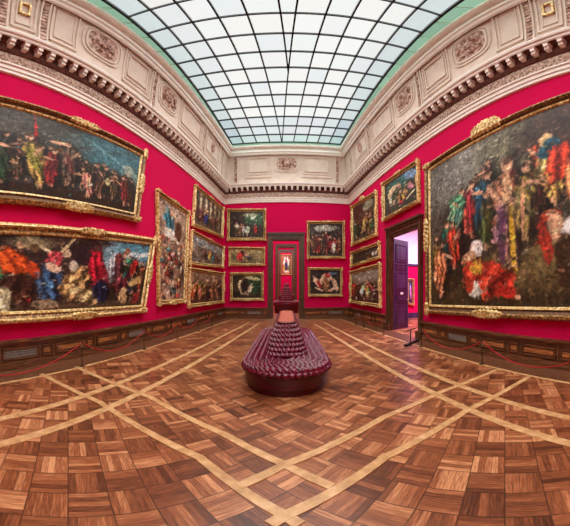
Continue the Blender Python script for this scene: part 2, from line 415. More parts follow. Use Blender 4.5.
mr, mf, mo, mrf = MB(), MB(), MB(), MB()
sd = 0
def deco(W, sgn):
    """features along a side wall, given as pixel columns seen on the left half and mirrored for the right"""
    global sd
    C = Cove(W)
    def S_(x, y): 
        xx = x if sgn > 0 else 2*CX-x
        return cove_s(W, xx, y, .5)
    meds = [S_(169, 107), S_(103, 59)]
    ribs = [S_(204, 150), S_(154, 90), S_(44, 26), S_(3, 6)]
    step = ribs[1]-ribs[2]
    def rp(a, b): rect_panel(mr, C, min(a, b), max(a, b))
    m = .19*(1 if sgn > 0 else -1)
    # far bay: coffer in the corner, panel, medallion, panel
    for x_ in meds: oval(mr, mf, C, x_, .47, .58, .19, sd); sd += 1
    g = .90*(1 if sgn > 0 else -1)
    rp(meds[0]+g, ribs[0]-m*1.2); rp(meds[0]-g, ribs[1]+m) if abs(meds[0]-ribs[1]) > 1.3 else None
    rp(meds[1]+g, ribs[1]-m); rp(meds[1]-g, ribs[2]+m)
    rp(ribs[2]-m, ribs[3]+m)
    for r_ in ribs: rib_band(mr, C, r_); rib_fill(mrf, C, r_)
    # the bay running into the corner
    e_ = sF-.75 if sgn > 0 else rF+.75; d_ = 1 if sgn > 0 else -1; a0_ = ribs[0]+.22*d_; wd_ = (e_-a0_)
    rp(a0_, a0_+wd_*.62); oval(mr, mf, C, a0_+wd_*.31, .47, .16, .10, 90+sd); rib_band(mr, C, a0_+wd_*.78); rib_fill(mrf, C, a0_+wd_*.78)
    # square boss in the small bay
    c = (ribs[2]+ribs[3])/2; quadring(mo, C, c-.14, c+.14, .36, .56, .05, .07)
    # going on behind the viewer
    a = ribs[3]
    sg = -1 if sgn > 0 else 1
    for k in range(2):
        b = a+sg*3.9; mid = (a+b)/2
        oval(mr, mf, C, mid, .47, .46, .17, sd); sd += 1
        rp(mid-sg*.82, a+sg*.19); rp(mid+sg*.82, b-sg*.19); rib_band(mr, C, b); rib_fill(mrf, C, b); a = b
deco(L, 1); deco(R, -1)
C = Cove(B)
oval(mr, mf, C, 0, .47, .62, .17, 77)
for s_ in (-1, 1):
    e = 3.05
    rect_panel(mr, C, min(s_*.95, s_*2.55), max(s_*.95, s_*2.8))
    rib_band(mr, C, s_*3.15); rib_fill(mrf, C, s_*3.15)
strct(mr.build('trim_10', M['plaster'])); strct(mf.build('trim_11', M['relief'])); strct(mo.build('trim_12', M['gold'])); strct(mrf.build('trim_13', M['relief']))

# ------------------------------------------------------------------ skylight
ZG = HC+1.525*P; HG = 1.525*P
def gx(x, y):
    az, el = (x-CX)/FU, (CY-y)/FV; k = HG/math.tan(el); return Vector((math.sin(az)*k, math.cos(az)*k, ZG))
rows = [HG*(2.004-.1155*i) for i in range(0, 27)]; rows = [y for y in rows if y > YB+1.0]; yF, yN_ = rows[0], rows[-1]
front = [104, 139, 174, 208, 241.6, 297.5, 331, 360.7, 394, 425.6, 461.7]
back = [231.3, 243.6, 257, 270.3, 282, 282, 293.3, 306, 317.4, 329.2, 341.2]
bars = []
for f_, b_ in zip(front, back):
    p0, p1 = gx(f_, 0), gx(b_, 143)
    def xa(y, p0=p0, p1=p1): return p0.x+(p1.x-p0.x)*(y-p0.y)/(p1.y-p0.y)
    bars.append(xa)
sky = strct(empty('window_1', (0, (yF+yN_)/2, ZG)))
mb = MB()
for i, xa in enumerate(bars):
    wd = .05
    mb.bar((xa(yF), yF, ZG), (xa(yN_), yN_, ZG), wd if i not in (0, 10) else .08, .09)
for y in rows: mb.bar((bars[0](y), y, ZG), (bars[-1](y), y, ZG), .045, .07)
# the short extra bar that meets its neighbour half way
j0, j1 = gx(284, 72), gx(271.8, 0); dd = j1-j0
j0.x = bars[5](j0.y); mb.bar(j0, j0+dd*1.9, .05, .09)
mb.build('glazing_bars', M['bar'], sky)
gv, gf, gc = [], [], []
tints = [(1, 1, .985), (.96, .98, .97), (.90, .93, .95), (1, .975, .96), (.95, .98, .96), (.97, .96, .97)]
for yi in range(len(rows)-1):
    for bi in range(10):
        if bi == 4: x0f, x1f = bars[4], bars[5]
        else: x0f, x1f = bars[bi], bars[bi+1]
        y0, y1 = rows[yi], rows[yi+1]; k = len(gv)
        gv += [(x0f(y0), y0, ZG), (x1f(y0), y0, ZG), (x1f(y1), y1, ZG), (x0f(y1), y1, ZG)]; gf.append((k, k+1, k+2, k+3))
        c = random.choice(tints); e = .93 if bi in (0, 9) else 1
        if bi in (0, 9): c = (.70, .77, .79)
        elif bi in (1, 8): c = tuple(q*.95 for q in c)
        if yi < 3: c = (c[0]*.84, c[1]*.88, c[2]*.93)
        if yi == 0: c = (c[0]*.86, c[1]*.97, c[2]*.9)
        gc += [c]*4
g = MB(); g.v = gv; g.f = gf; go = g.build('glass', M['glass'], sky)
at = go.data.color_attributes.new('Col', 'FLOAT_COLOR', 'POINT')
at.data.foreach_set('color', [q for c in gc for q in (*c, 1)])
# green curb between the cove moulding and the glass
def curb(y): return [Vector((bars[0](y), y, ZG)), Vector((bars[-1](y), y, ZG))]
inner = [Vector((bars[0](yF), yF, ZG)), Vector((bars[-1](yF), yF, ZG)), Vector((bars[-1](yN_), yN_, ZG)), Vector((bars[0](yN_), yN_, ZG))]
outer = ring(.82, u(1.505))
g = MB(); gc = []; sb = MB()
def side_pts(A, Bq, n_): return [A.lerp(Bq, k/n_) for k in range(n_+1)]
for i, n_ in ((0, 5), (1, 26), (2, 5), (3, 26)):
    j = (i+1) % 4; po, pi_ = side_pts(outer[i], outer[j], n_), side_pts(inner[i], inner[j], n_)
    for k in range(n_):
        g.add([po[k], po[k+1], pi_[k+1], pi_[k]], [(0, 1, 2, 3)]); r_ = random.uniform(.9, 1.08)
        gc += [(.30*r_, .50*r_, .36*r_)]*4
        if k: sb.bar(po[k], pi_[k], .02, .02)
go = g.build('green_glass_border', M['glass'], sky); at = go.data.color_attributes.new('Col', 'FLOAT_COLOR', 'POINT')
at.data.foreach_set('color', [q for c in gc for q in (*c, 1)])
sb.build('border_bar', M['green'], sky)
# unseen skirt above the cove, added to block outside light
out2 = ring(-.6, u(1.506)); out3 = ring(-.6, u(.95)); mb = MB()
for i in range(4):
    j = (i+1) % 4; mb.add([out2[i], out2[j], outer[j], outer[i]], [(0, 1, 2, 3)]); mb.add([out3[i], out3[j], out2[j], out2[i]], [(0, 1, 2, 3)])
strct(mb.build('light_block_skirt', M['plaster']))

# ------------------------------------------------------------------ door surrounds
def architrave(name, W, hole, w_=JW, mat='frame_wood', hood=True, TH=.45):
    h0, h1, hz = hole; root = strct(empty(name, W.pt((h0+h1)/2, 0, 0))); mb = MB()
    for (d0, d1, o) in ((0, w_*.28, .05), (w_*.28, w_*.72, .09), (w_*.72, w_, .14)):
        W.box(mb, h0-d1, h0-d0, 0, hz+d0, 0, o); W.box(mb, h1+d0, h1+d1, 0, hz+d0, 0, o); W.box(mb, h0-d1, h1+d1, hz+d0, hz+d1, 0, o)
    W.box(mb, h0-w_-.03, h0+.0, 0, .25, 0, .16); W.box(mb, h1, h1+w_+.03, 0, .25, 0, .16)
    if hood: W.box(mb, h0-w_-.05, h1+w_+.05, hz+w_, hz+w_+.07, 0, .2)
    # jamb lining
    W.box(mb, h0-.02, h0+.02, 0, hz, -TH-.02, 0); W.box(mb, h1-.02, h1+.02, 0, hz, -TH-.02, 0); W.box(mb, h0, h1, hz-.02, hz+.02, -TH-.02, 0)
    mb.build('door_frame', M[mat], root); return root
architrave('door_1', B, BD); rdoor = architrave('door_2', R, RD, TH=THR)

# ------------------------------------------------------------------ the rooms beyond
def far_room(y0, y1, hw, zt, hole, name):
    """a plain crimson room from y0 to y1 with a doorway in its end wall"""
    mb = MB(); mb.box((-hw-.2, y0, 0), (-hw, y1, zt)); mb.box((hw, y0, 0), (hw+.2, y1, zt))
    W = Wall((1, 0), (0, -1), y1)
    if hole:
        W.box(mb, -hw, hole[0], 0, zt, -.4, 0); W.box(mb, hole[1], hw, 0, zt, -.4, 0); W.box(mb, hole[0], hole[1], hole[2], zt, -.4, 0)
    else: W.box(mb, -hw, hw, 0, zt, -.4, 0)
    strct(mb.build(name, M['crimson'])); return W
y2, y3, y4 = 29.5, 42.0, 52.0
W2 = Wall((1, 0), (0, -1), y2); W3 = Wall((1, 0), (0, -1), y3)
def hole_px(W, x0, x1, y): a, b = W.px(x0, y), W.px(x1, y); return (a[0], b[0], a[1])
H2 = hole_px(W2, 278, 294.2, 247.2); H3 = hole_px(W3, 280.6, 291.8, 252.2)
far_room(D+TH, y2, 4.5, 7.2, H2, 'wall_second_room'); far_room(y2+.4, y3, 4.5, 7.6, H3, 'wall_third_room')
y4 = 50.0; W4 = far_room(y3+.4, y4, 4.5, 9.0, None, 'wall_last_room')
architrave('door_3', W2, H2, .28, hood=False); architrave('door_4', W3, H3, .3, hood=False)
for k, (a, b, zt) in enumerate(((D+TH, y2+.1, 7.2), (y2+.4, y3+.1, 7.6), (y3+.4, y4+.1, 9.0))):   # ceilings with a central light opening
    mb = MB(); hw = 4.6; m_ = 1.3
    mb.box((-hw, a, zt), (-hw+m_, b, zt+.1)); mb.box((hw-m_, a, zt), (hw, b, zt+.1)); mb.box((-hw+m_, a, zt), (hw-m_, a+m_, zt+.1)); mb.box((-hw+m_, b-m_, zt), (hw-m_, b, zt+.1))
    strct(mb.build('ceiling_beyond', M['plaster']))

# side room seen through the right-hand doorway
SR0, SR1 = R.pt(RD[0]-3.4, 0, -THR), None
def srbox(mb, a0, a1, z0, z1, o0, o1): return R.box(mb, a0, a1, z0, z1, o0, o1)
fa = RD[0]-4.2; na = RD[1]+1.5; zt = 5.2
mb = MB(); srbox(mb, fa-.2, fa, 0, 2.9, -7.5, -THR); srbox(mb, fa, na, 0, zt, -7.7, -7.5); srbox(mb, na, na+.2, 0, zt, -7.5, -THR)
strct(mb.build('wall_side_room', M['crimson']))
mb = MB(); srbox(mb, fa-.2, fa, 2.9, zt, -7.5, -THR); strct(mb.build('wall_side_room_upper', M['sidewhite']))
mb = MB(); srbox(mb, fa-.2, na+.2, zt, zt+.1, -7.7, -THR); strct(mb.build('ceiling_side_room', M['sidewhite']))
mb = MB(); srbox(mb, fa, fa+.05, 0, .3, -7.5, -THR); strct(mb.build('baseboard_side_room', M['door_wood_blue_lit']))
mb = MB(); srbox(mb, fa, fa+.07, 2.86, 2.98, -7.5, -THR); strct(mb.build('trim_15', M['door_wood_blue_lit']))
ll = bpy.data.lights.new('side_room_lamp', 'AREA'); ll.energy = 900; ll.color = (.80, .68, 1.0); ll.size = 2.4
lo = bpy.data.objects.new('side_room_lamp', ll); COL.objects.link(lo); lo.location = R.pt((fa+na)/2, zt-.05, -3.6)

# open door leaf with five panels
hinge = R.pt(RD[0]+.03, 0, -THR+.02); ang = math.radians(27); dv = Vector((math.cos(ang), math.sin(ang), 0)); dn = Vector((-dv.y, dv.x, 0))
class Leaf(Wall):
    def __init__(s): s.u = dv; s.n = -dn; s.org = hinge
    def pt(s, a, z, o=0.): return s.org+s.u*a+s.n*o+Vector((0, 0, z))
LF = Leaf(); lw = 1.02; lh = RD[2]-.05
leaf = strct(empty('door_5', hinge)); mb = MB(); LF.box(mb, 0, lw, .02, lh, -.03, .03)
mb.build('door_leaf', M['door_wood_blue_lit'], leaf); zz = .16
mp = MB()
for hgt in (1.05, .5, .95, .28, .9):
    hgt *= (lh-.7)/3.68
    for (q0, q1, y0, y1) in ((.12, lw-.12, zz, zz+.04), (.12, lw-.12, zz+hgt-.04, zz+hgt), (.12, .16, zz, zz+hgt), (lw-.16, lw-.12, zz, zz+hgt)): LF.box(mp, q0, q1, y0, y1, .03, .05)
    LF.box(mp, .2, lw-.2, zz+.08, zz+hgt-.08, .03, .045); zz += hgt+.09
mp.build('door_panel', M['door_wood_blue_lit'], leaf)
mh = MB(); mh.lump(LF.pt(lw-.07, 1.15, .07), (dv*.035, Vector((0, 0, .035)), dn*.035)); mh.build('door_knob', M['gold'], leaf)
mh = MB(); LF.box(mh, lw*.42, lw*.62, 1.38, 1.46, .045, .052); mh.build('notice_plate', M['paper'], leaf)

# ------------------------------------------------------------------ paintings
def vnoise(h, w_, cells, rs):
    gy, gx_ = max(2, int(cells)), max(2, int(cells*w_/h)); G = rs.rand(gy+2, gx_+2)
    yy = np.linspace(0, gy, h); xx = np.linspace(0, gx_, w_); yi = yy.astype(int); xi = xx.astype(int); fy = (yy-yi)[:, None]; fx = (xx-xi)[None, :]
    fy = fy*fy*(3-2*fy); fx = fx*fx*(3-2*fx)
    a = G[yi][:, xi]; b = G[yi][:, xi+1]; c = G[yi+1][:, xi]; d = G[yi+1][:, xi+1]
    return (a*(1-fx)+b*fx)*(1-fy)+(c*(1-fx)+d*fx)*fy
class Paint:
    """a small oil sketch: u rightwards 0..1, v upwards 0..1, colours in sRGB 0..255"""
    def __init__(s, w_, h, base, seed, asp):
        s.w, s.h, s.rs, s.asp = w_, h, np.random.RandomState(seed), asp
        s.U, s.V = np.meshgrid(np.linspace(0, 1, w_), np.linspace(0, 1, h)); s.I = np.zeros((h, w_, 3))+np.array(base, float)
        n = vnoise(h, w_, 5, s.rs)*.5+vnoise(h, w_, 12, s.rs)*.3+vnoise(h, w_, 30, s.rs)*.2; s.I *= (.55+.9*n)[..., None]
        s.rough = (vnoise(h, w_, 16, s.rs)-.5)*.5+(vnoise(h, w_, 50, s.rs)-.5)*.28
    def ell(s, a, b, ra_, rb, col, rot=0., soft=.25, alpha=1., fold=0.):
        R_ = max(ra_*s.asp, rb)*1.25; i0, i1 = int(max(0, (a-R_/s.asp)*s.w)), int(min(s.w, (a+R_/s.asp)*s.w+2)); j0, j1 = int(max(0, (b-R_)*s.h)), int(min(s.h, (b+R_)*s.h+2))
        if i1 <= i0 or j1 <= j0: return
        x_, y_ = (s.U[j0:j1, i0:i1]-a)*s.asp, s.V[j0:j1, i0:i1]-b; c, n_ = math.cos(rot), math.sin(rot); X = (x_*c+y_*n_)/(ra_*s.asp); Y = (-x_*n_+y_*c)/rb
        d = np.sqrt(X*X+Y*Y)+s.rough[j0:j1, i0:i1]; m = (np.clip((1-d)/soft+.5, 0, 1)*alpha)[..., None]; f = 1.
        if fold: f = (1+fold*np.sin(X*8+Y*3*s.rs.uniform(-1, 1)+s.rs.uniform(0, 6)+s.rough[j0:j1, i0:i1]*6)-fold*.5*np.clip(X, -1, 1))[..., None]
        s.I[j0:j1, i0:i1] = s.I[j0:j1, i0:i1]*(1-m)+np.array(col, float)*f*m
    def fig(s, a, b, h, robe, lean=0., skin=(206, 152, 116), arm=True, wide=.36):
        """standing robed person: b = feet level"""
        k = 1/s.asp; R_ = s.rs
        s.ell(a+.02*k, b+h*.4, h*wide*.66*k, h*.46, (24, 16, 14), lean, .5, .65)
        for q in range(2): s.ell(a+R_.uniform(-.05, .05)*h*k, b+h*.08, h*.035*k, h*.13, skin, R_.uniform(-.3, .3), .4)
        s.ell(a, b+h*.36, h*wide*.42*k, h*.34, robe, lean, .35, 1, .5)
        s.ell(a-lean*h*.3*k+R_.uniform(-.04, .04)*h*k, b+h*.62, h*wide*.45*k, h*.17, tuple(min(255, q*R_.uniform(.8, 1.35)) for q in robe), lean+R_.uniform(-.5, .5), .4, .9, .45)
        s.ell(a+R_.uniform(-.08, .08)*h*k, b+h*.42, h*wide*.2*k, h*.22, tuple(q*R_.uniform(.5, 1.6) for q in robe), R_.uniform(-.5, .5), .5, .6, .3)
        hx = a-lean*h*.62*k+R_.uniform(-.03, .03)*h*k
        s.ell(hx, b+h*.86, h*.055*k, h*.07, skin, R_.uniform(-.4, .4), .4); s.ell(hx+R_.uniform(-.02, .02)*h*k, b+h*.91, h*.05*k, h*.035, (70, 44, 30), R_.uniform(-.5, .5), .5, .8)
        if arm:
            q = R_.choice([-1, 1]); s.ell(hx+q*h*.14*k, b+h*.64, h*.13*k, h*.03, skin, q*R_.uniform(-.5, 1.), .5)
    def crowd(s, n, a0, a1, b0, b1, h0, h1, pal):
        for i in range(n):
            s.fig(s.rs.uniform(a0, a1), s.rs.uniform(b0, b1), s.rs.uniform(h0, h1), pal[s.rs.randint(len(pal))], s.rs.uniform(-.3, .3))
    def dabs(s, n, a0, a1, b0, b1, r0, r1, pal, alpha=.8):
        for i in range(n):
            r_ = s.rs.uniform(r0, r1); s.ell(s.rs.uniform(a0, a1), s.rs.uniform(b0, b1), r_/s.asp, r_*s.rs.uniform(.25, .6), pal[s.rs.randint(len(pal))], s.rs.uniform(-1.5, 1.5), .5, alpha)
    def done(s, contrast=1.12, sat=.82):
        s.I = np.clip(s.I, 0, 255); px_ = s.w*s.h; ns = int(px_/22); lo_, hi_ = .9/s.h, 2.4/s.h
        for k in range(ns):                              # short brush strokes in local colour
            a, b = s.rs.rand(), s.rs.rand(); c = s.I[min(s.h-1, int(b*s.h)), min(s.w-1, int(a*s.w))]
            c = c*s.rs.uniform(.45, 1.6)+s.rs.uniform(-14, 16); r_ = s.rs.uniform(lo_, hi_)
            s.ell(a+s.rs.normal()*.01, b+s.rs.normal()*.01, r_*1.5/s.asp, r_*s.rs.uniform(.3, .8), np.clip(c, 8, 250), s.rs.uniform(-1.6, 1.6), .6, .75)
        n = vnoise(s.h, s.w, s.h/2.2, s.rs)*.6+vnoise(s.h, s.w, 22, s.rs)*.4; I = s.I*(.66+.68*n)[..., None]
        g_ = I.mean(axis=2, keepdims=True); I = g_+(I-g_)*sat; I = np.clip((I-96)*contrast+92, 3, 250)/255; return np.where(I <= .04045, I/12.92, ((I+.055)/1.055)**2.4)
def inset(poly, d):
    n = len(poly); out = []
    for i in range(n):
        p_, q, r_ = Vector(poly[i-1]), Vector(poly[i]), Vector(poly[(i+1) % n]); e1 = (q-p_).normalized(); e2 = (r_-q).normalized()
        n1, n2 = Vector((e1.y, -e1.x)), Vector((e2.y, -e2.x)); m = (n1+n2).normalized(); out.append(tuple(q+m*d/max(.3, m.dot(n1))))
    return out
FR = [(0, 0, .0), (0, 0, .07), (.12, 0, .13), (.3, 0, .15), (.42, 0, .10), (.62, 0, .07), (.78, 0, .095), (.9, 0, .085), (1.0, 0, .04)]
def painting(name, W, quad, fw, paint, label, group=None, dark=False, orn=True, depth=1., crest=False, px=True, res=None):
    q = [W.px(*c) for c in quad] if px else quad              # TL TR BR BL
    base = W.pt(sum(c[0] for c in q)/4, min(c[1] for c in q), 0)
    root = empty(name, base, label, 'painting', group)
    qq = [q[0], q[1], q[2], q[3]]
    def band(prof, nm, mat, o0=.02):
        mb = MB(); rs = []
        for d_, _, o in prof: rs.append([W.pt(c[0], c[1], o*depth+o0) for c in inset(qq, d_*fw)])
        for a, b in zip(rs[:-1], rs[1:]):
            for i in range(4): mb.add([a[i], a[(i+1) % 4], b[(i+1) % 4], b[i]], [(0, 1, 2, 3)])
        return mb.build(nm, M[mat], root)
    band(FR[:5], 'frame', 'gilt_dark' if dark else 'gold'); band(FR[4:7], 'frame_cove', 'gilt_brown' if dark else 'gilt_dark'); band(FR[6:]+[(1.0, 0, .0)], 'frame_slip', 'gold')
    if orn:
        r_ = random.Random(len(label)); fr = inset(qq, fw*.30)
        def relief(nm, c, e, k, hgt, up=0.):
            nx_, ny_ = max(9, int(k/fw*7)), 9; mb = MB(); f = (-e[1], e[0]); vs = []
            for j in range(ny_):
                for i in range(nx_):
                    a, b = i/(nx_-1)*2-1, j/(ny_-1)*2-1; env = max(0, 1-a*a)**.5; bb = b*hgt*(.45+.55*env)*(1+.18*math.sin(i*1.7))
                    edge = (abs(a) > .99 or abs(b) > .99); o = .10 if edge else .165+.03*math.sin(i*2.1+j*1.3)*math.cos(j*1.9)+r_.uniform(-.012, .02)
                    vs.append(W.pt(c[0]+e[0]*a*k/2-f[0]*0+f[0]*(bb+up*env), c[1]+e[1]*a*k/2+f[1]*(bb+up*env), o*depth+.02))
            mb.v = vs; mb.f = [(j*nx_+i, j*nx_+i+1, (j+1)*nx_+i+1, (j+1)*nx_+i) for j in range(ny_-1) for i in range(nx_-1)]
            mb.build(nm, M['gold'], root, True)
        for i in range(4):
            a, b = fr[i], fr[(i+1) % 4]; e = (b[0]-a[0], b[1]-a[1]); l_ = math.hypot(*e); e = (e[0]/l_, e[1]/l_)
            relief('corner_ornament', (a[0]+e[0]*fw*.2, a[1]+e[1]*fw*.2), e, fw*1.6, fw*.36)
            relief('centre_ornament', ((a[0]+b[0])/2, (a[1]+b[1])/2), e, min(fw*4, l_*.3), fw*(.7 if (crest and i == 0) else .40), fw*.45 if (crest and i == 0) else 0)
    # canvas
    c4 = inset(qq, fw*.97); w_, h = paint.w, paint.h; img = paint.done(); vs = []
    for j in range(h):
        v = j/(h-1)
        for i in range(w_):
            t_ = i/(w_-1)
            x_ = (c4[3][0]*(1-t_)+c4[2][0]*t_)*(1-v)+(c4[0][0]*(1-t_)+c4[1][0]*t_)*v; z_ = (c4[3][1]*(1-t_)+c4[2][1]*t_)*(1-v)+(c4[0][1]*(1-t_)+c4[1][1]*t_)*v
            vs.append(W.pt(x_, z_, .045*depth+.02))
    mb = MB(); mb.v = vs; mb.f = [(j*w_+i, j*w_+i+1, (j+1)*w_+i+1, (j+1)*w_+i) for j in range(h-1) for i in range(w_-1)]
    o = mb.build('canvas', M['canvas'], root); a = o.data.color_attributes.new('Col', 'FLOAT_COLOR', 'POINT')
    buf = np.ones((h*w_, 4), np.float32); buf[:, :3] = img.reshape(-1, 3); a.data.foreach_set('color', buf.ravel())
    return root
SK = (214, 160, 122)
RED, ORG, TEAL, GRN, BLU, OCH, WHT, BRN, PNK, DRK = (178, 30, 28), (206, 82, 30), (44, 122, 126), (44, 72, 42), (40, 62, 104), (176, 134, 66), (214, 204, 184), (96, 62, 42), (206, 130, 116), (36, 28, 28)

# A: upper left, procession by a stormy sea
p = Paint(230, 145, (58, 54, 50), 1, 1.9)
for q in ((.8, .8, .34, .2), (.68, .66, .2, .12), (.92, .62, .16, .2), (.6, .9, .3, .1)): p.ell(*q, (62, 116, 128), .3, .7, .75)
for k in range(9): p.ell(.58+.05*k, .86-.035*k, .12, .018, (98, 148, 152), -.35, .6, .7)
for q in ((.93, .45, .1, .25), (.75, .42, .2, .05)): p.ell(*q, (120, 132, 120), 0, .6, .5)
p.ell(.2, .8, .3, .25, (88, 84, 74), 0, .7, .7); p.ell(.5, .06, .6, .07, (58, 34, 20), 0, .5, .9)
p.crowd(12, .36, .95, .1, .22, .35, .5, [DRK, BRN, (70, 40, 34), GRN, (60, 60, 70)]); p.crowd(12, .02, .6, .16, .3, .3, .5, [BRN, (84, 60, 44), (64, 50, 44), (100, 72, 48)])
p.ell(.22, .78, .008, .22, (190, 30, 36), .05, .3)
p.fig(.04, .12, .62, GRN, .1); p.fig(.13, .14, .3, BRN); p.fig(.24, .1, .66, (146, 116, 56), .25); p.fig(.32, .14, .5, (120, 28, 34), -.1); p.fig(.42, .2, .6, (84, 66, 52), .05)
p.ell(.36, .7, .07, .025, SK, .1, .4); p.fig(.57, .08, .42, (180, 104, 92), .35); p.fig(.66, .12, .5, BRN, -.2); p.fig(.78, .14, .4, (90, 66, 40)); p.fig(.88, .1, .46, (110, 34, 34), .2)
p.ell(.72, .36, .02, .05, (200, 190, 130)); p.ell(.9, .66, .05, .09, (170, 172, 150), 0, .6, .7)
p.dabs(70, 0, 1, .05, .6, .01, .035, [(120, 40, 36), BRN, (150, 110, 84), DRK, TEAL, BRN, DRK], .6)
painting('framed_painting', L, [(-22, 94), (144, 152.5), (136, 222.5), (-22, 202.5)], .26, p, 'wide dark painting of figures under a teal stormy sky, upper one of the left wall', dark=True)
# B: lower left, crowd with bright robes
p = Paint(240, 132, (62, 46, 40), 2, 2.0)
p.ell(.84, .8, .2, .26, (84, 156, 180), 0, .5, .9); p.ell(.68, .75, .1, .22, (120, 170, 184), 0, .5, .8)
for k in range(4): p.ell(.78+.06*k, .78+.04*(k % 2), .05, .04, (226, 228, 224), .2, .6, .8)
p.ell(.36, .86, .16, .02, (196, 172, 120), 1.0, .4); p.ell(.22, .86, .14, .02, (206, 188, 142), -.7, .4); p.ell(.18, .9, .1, .09, (150, 136, 100), 0, .5, .8); p.ell(.48, .7, .1, .25, (54, 34, 40), 0, .6, .9)
p.ell(.5, .04, .6, .05, (86, 64, 46), 0, .5)
p.fig(.01, .3, .62, (24, 106, 78), -.2); p.ell(.1, .62, .075, .2, (222, 78, 26), .5, .25, 1, .3); p.ell(.2, .52, .03, .12, (214, 70, 28), .4, .3); p.ell(.2, .82, .022, .06, (120, 90, 62)); p.ell(.13, .86, .02, .05, SK)
p.ell(.12, .28, .1, .22, (70, 42, 32), 0, .3, 1, .3); p.ell(.05, .16, .05, .16, (206, 196, 150), .1, .4, 1, .2)
p.ell(.3, .64, .05, .14, (190, 60, 70), -.3, .3, 1, .3); p.ell(.29, .36, .075, .26, (48, 76, 108), .1, .25, 1, .5); p.ell(.37, .76, .022, .07, (224, 186, 152)); p.ell(.3, .56, .045, .06, (232, 184, 150), -.5)
p.ell(.27, .08, .07, .06, (150, 126, 96), 0, .2)
p.ell(.44, .36, .09, .26, (172, 128, 78), -.35, .25, 1, .55); p.ell(.41, .6, .026, .08, (200, 184, 160)); p.ell(.52, .16, .12, .09, (186, 150, 100), -.4, .3, 1, .5)
p.ell(.56, .6, .055, .28, (176, 22, 42), .1, .2, 1, .4); p.ell(.55, .86, .02, .05, (90, 60, 50)); p.ell(.63, .4, .04, .16, (150, 26, 40), 0, .3)
p.ell(.62, .22, .06, .16, (24, 34, 60), .1, .3, 1, .4); p.ell(.68, .58, .04, .22, (206, 210, 216), .1, .4, .9, .3)
p.ell(.72, .72, .03, .1, (150, 60, 50)); p.fig(.79, .12, .78, (84, 36, 42), .05, wide=.5); p.ell(.81, .64, .025, .18, (226, 222, 212), -.1); p.ell(.79, .86, .03, .05, (160, 90, 60))
p.fig(.88, .2, .56, (40, 54, 60)); p.fig(.95, .24, .5, (120, 50, 34)); p.ell(.9, .38, .07, .06, (200, 160, 96), .4); p.ell(.8, .16, .04, .12, (196, 156, 106)); p.ell(.93, .12, .04, .08, (140, 34, 36))
p.crowd(6, .72, .98, .38, .5, .22, .36, [RED, DRK, TEAL, OCH, (96, 96, 110)])
p.dabs(90, 0, 1, .05, .95, .01, .035, [RED, OCH, SK, DRK, DRK, BRN, WHT, BLU], .6)
painting('framed_painting', L, [(-22, 222), (153.5, 238.5), (142, 312.5), (-22, 325)], .24, p, 'wide painting of bright robed crowd with blue sky, lower one of the left wall')
# C: tall narrow
p = Paint(60, 130, (146, 112, 92), 3, .42)
p.ell(.5, .84, .5, .2, (176, 148, 122), 0, .6, .8); p.ell(.36, .8, .18, .14, (40, 98, 112), .2, .3, 1, .4); p.ell(.42, .66, .3, .06, (226, 214, 190), -.2, .5); p.ell(.46, .9, .1, .03, SK); p.ell(.7, .75, .14, .1, BRN, 0, .4)
p.crowd(10, .15, .85, .05, .4, .1, .16, [RED, BRN, OCH, DRK, TEAL, (120, 70, 60)]); p.dabs(160, .05, .95, .02, .62, .012, .035, [RED, OCH, SK, DRK, BRN, WHT, TEAL, SK], .85)
painting('framed_painting', L, [(154.5, 189), (187, 212), (183.5, 303), (156, 305.5)], .17, p, 'tall narrow gilt framed painting with blue robed figure, alone on the left wall')
# D E F: three stacked at the far end of the left wall
def small(seed, base, n, pal, asp, hh=.6, sky=None, w_=64, extra=None):
    p = Paint(w_, int(w_/asp), base, seed, asp)
    if sky: p.ell(.5, .85, .7, .25, sky, 0, .7, .8)
    if extra: extra(p)
    p.crowd(n, .05, .95, .06, .2, hh*.7, hh, pal); p.dabs(40, .03, .97, .05, .8, .015, .05, pal+[SK, DRK, WHT], .7); return p
def cols(p):
    for k in range(5): p.ell(.18+.17*k, .7, .03, .4, (196, 176, 140), 0, .3)
painting('framed_painting', L, [(193.5, 184.5), (222, 208), (221, 238), (190.5, 226)], .16, small(4, (92, 72, 56), 7, [RED, BLU, OCH, BRN, (110, 60, 50)], 1.2, .5, None, 60, cols), 'framed painting of pale columns and figures, top of the far left corner stack', 'stack of three at the far end of the left wall')
painting('framed_painting', L, [(190, 229.5), (222.5, 247), (221.5, 268), (187.5, 265)], .15, small(5, (110, 96, 84), 8, [RED, OCH, BRN, WHT, TEAL], 1.4, .55, (150, 160, 160)), 'framed crowded painting, middle one of the stack by the far left corner', 'stack of three at the far end of the left wall')
painting('framed_painting', L, [(187.5, 267), (222.5, 272.5), (222, 303), (186.5, 308)], .16, small(6, (100, 66, 44), 8, [ORG, OCH, BRN, DRK, (150, 90, 60)], 1.4, .75, (170, 140, 110)), 'framed painting of orange brown figures, lowest one of the stack by the far left corner', 'stack of three at the far end of the left wall')
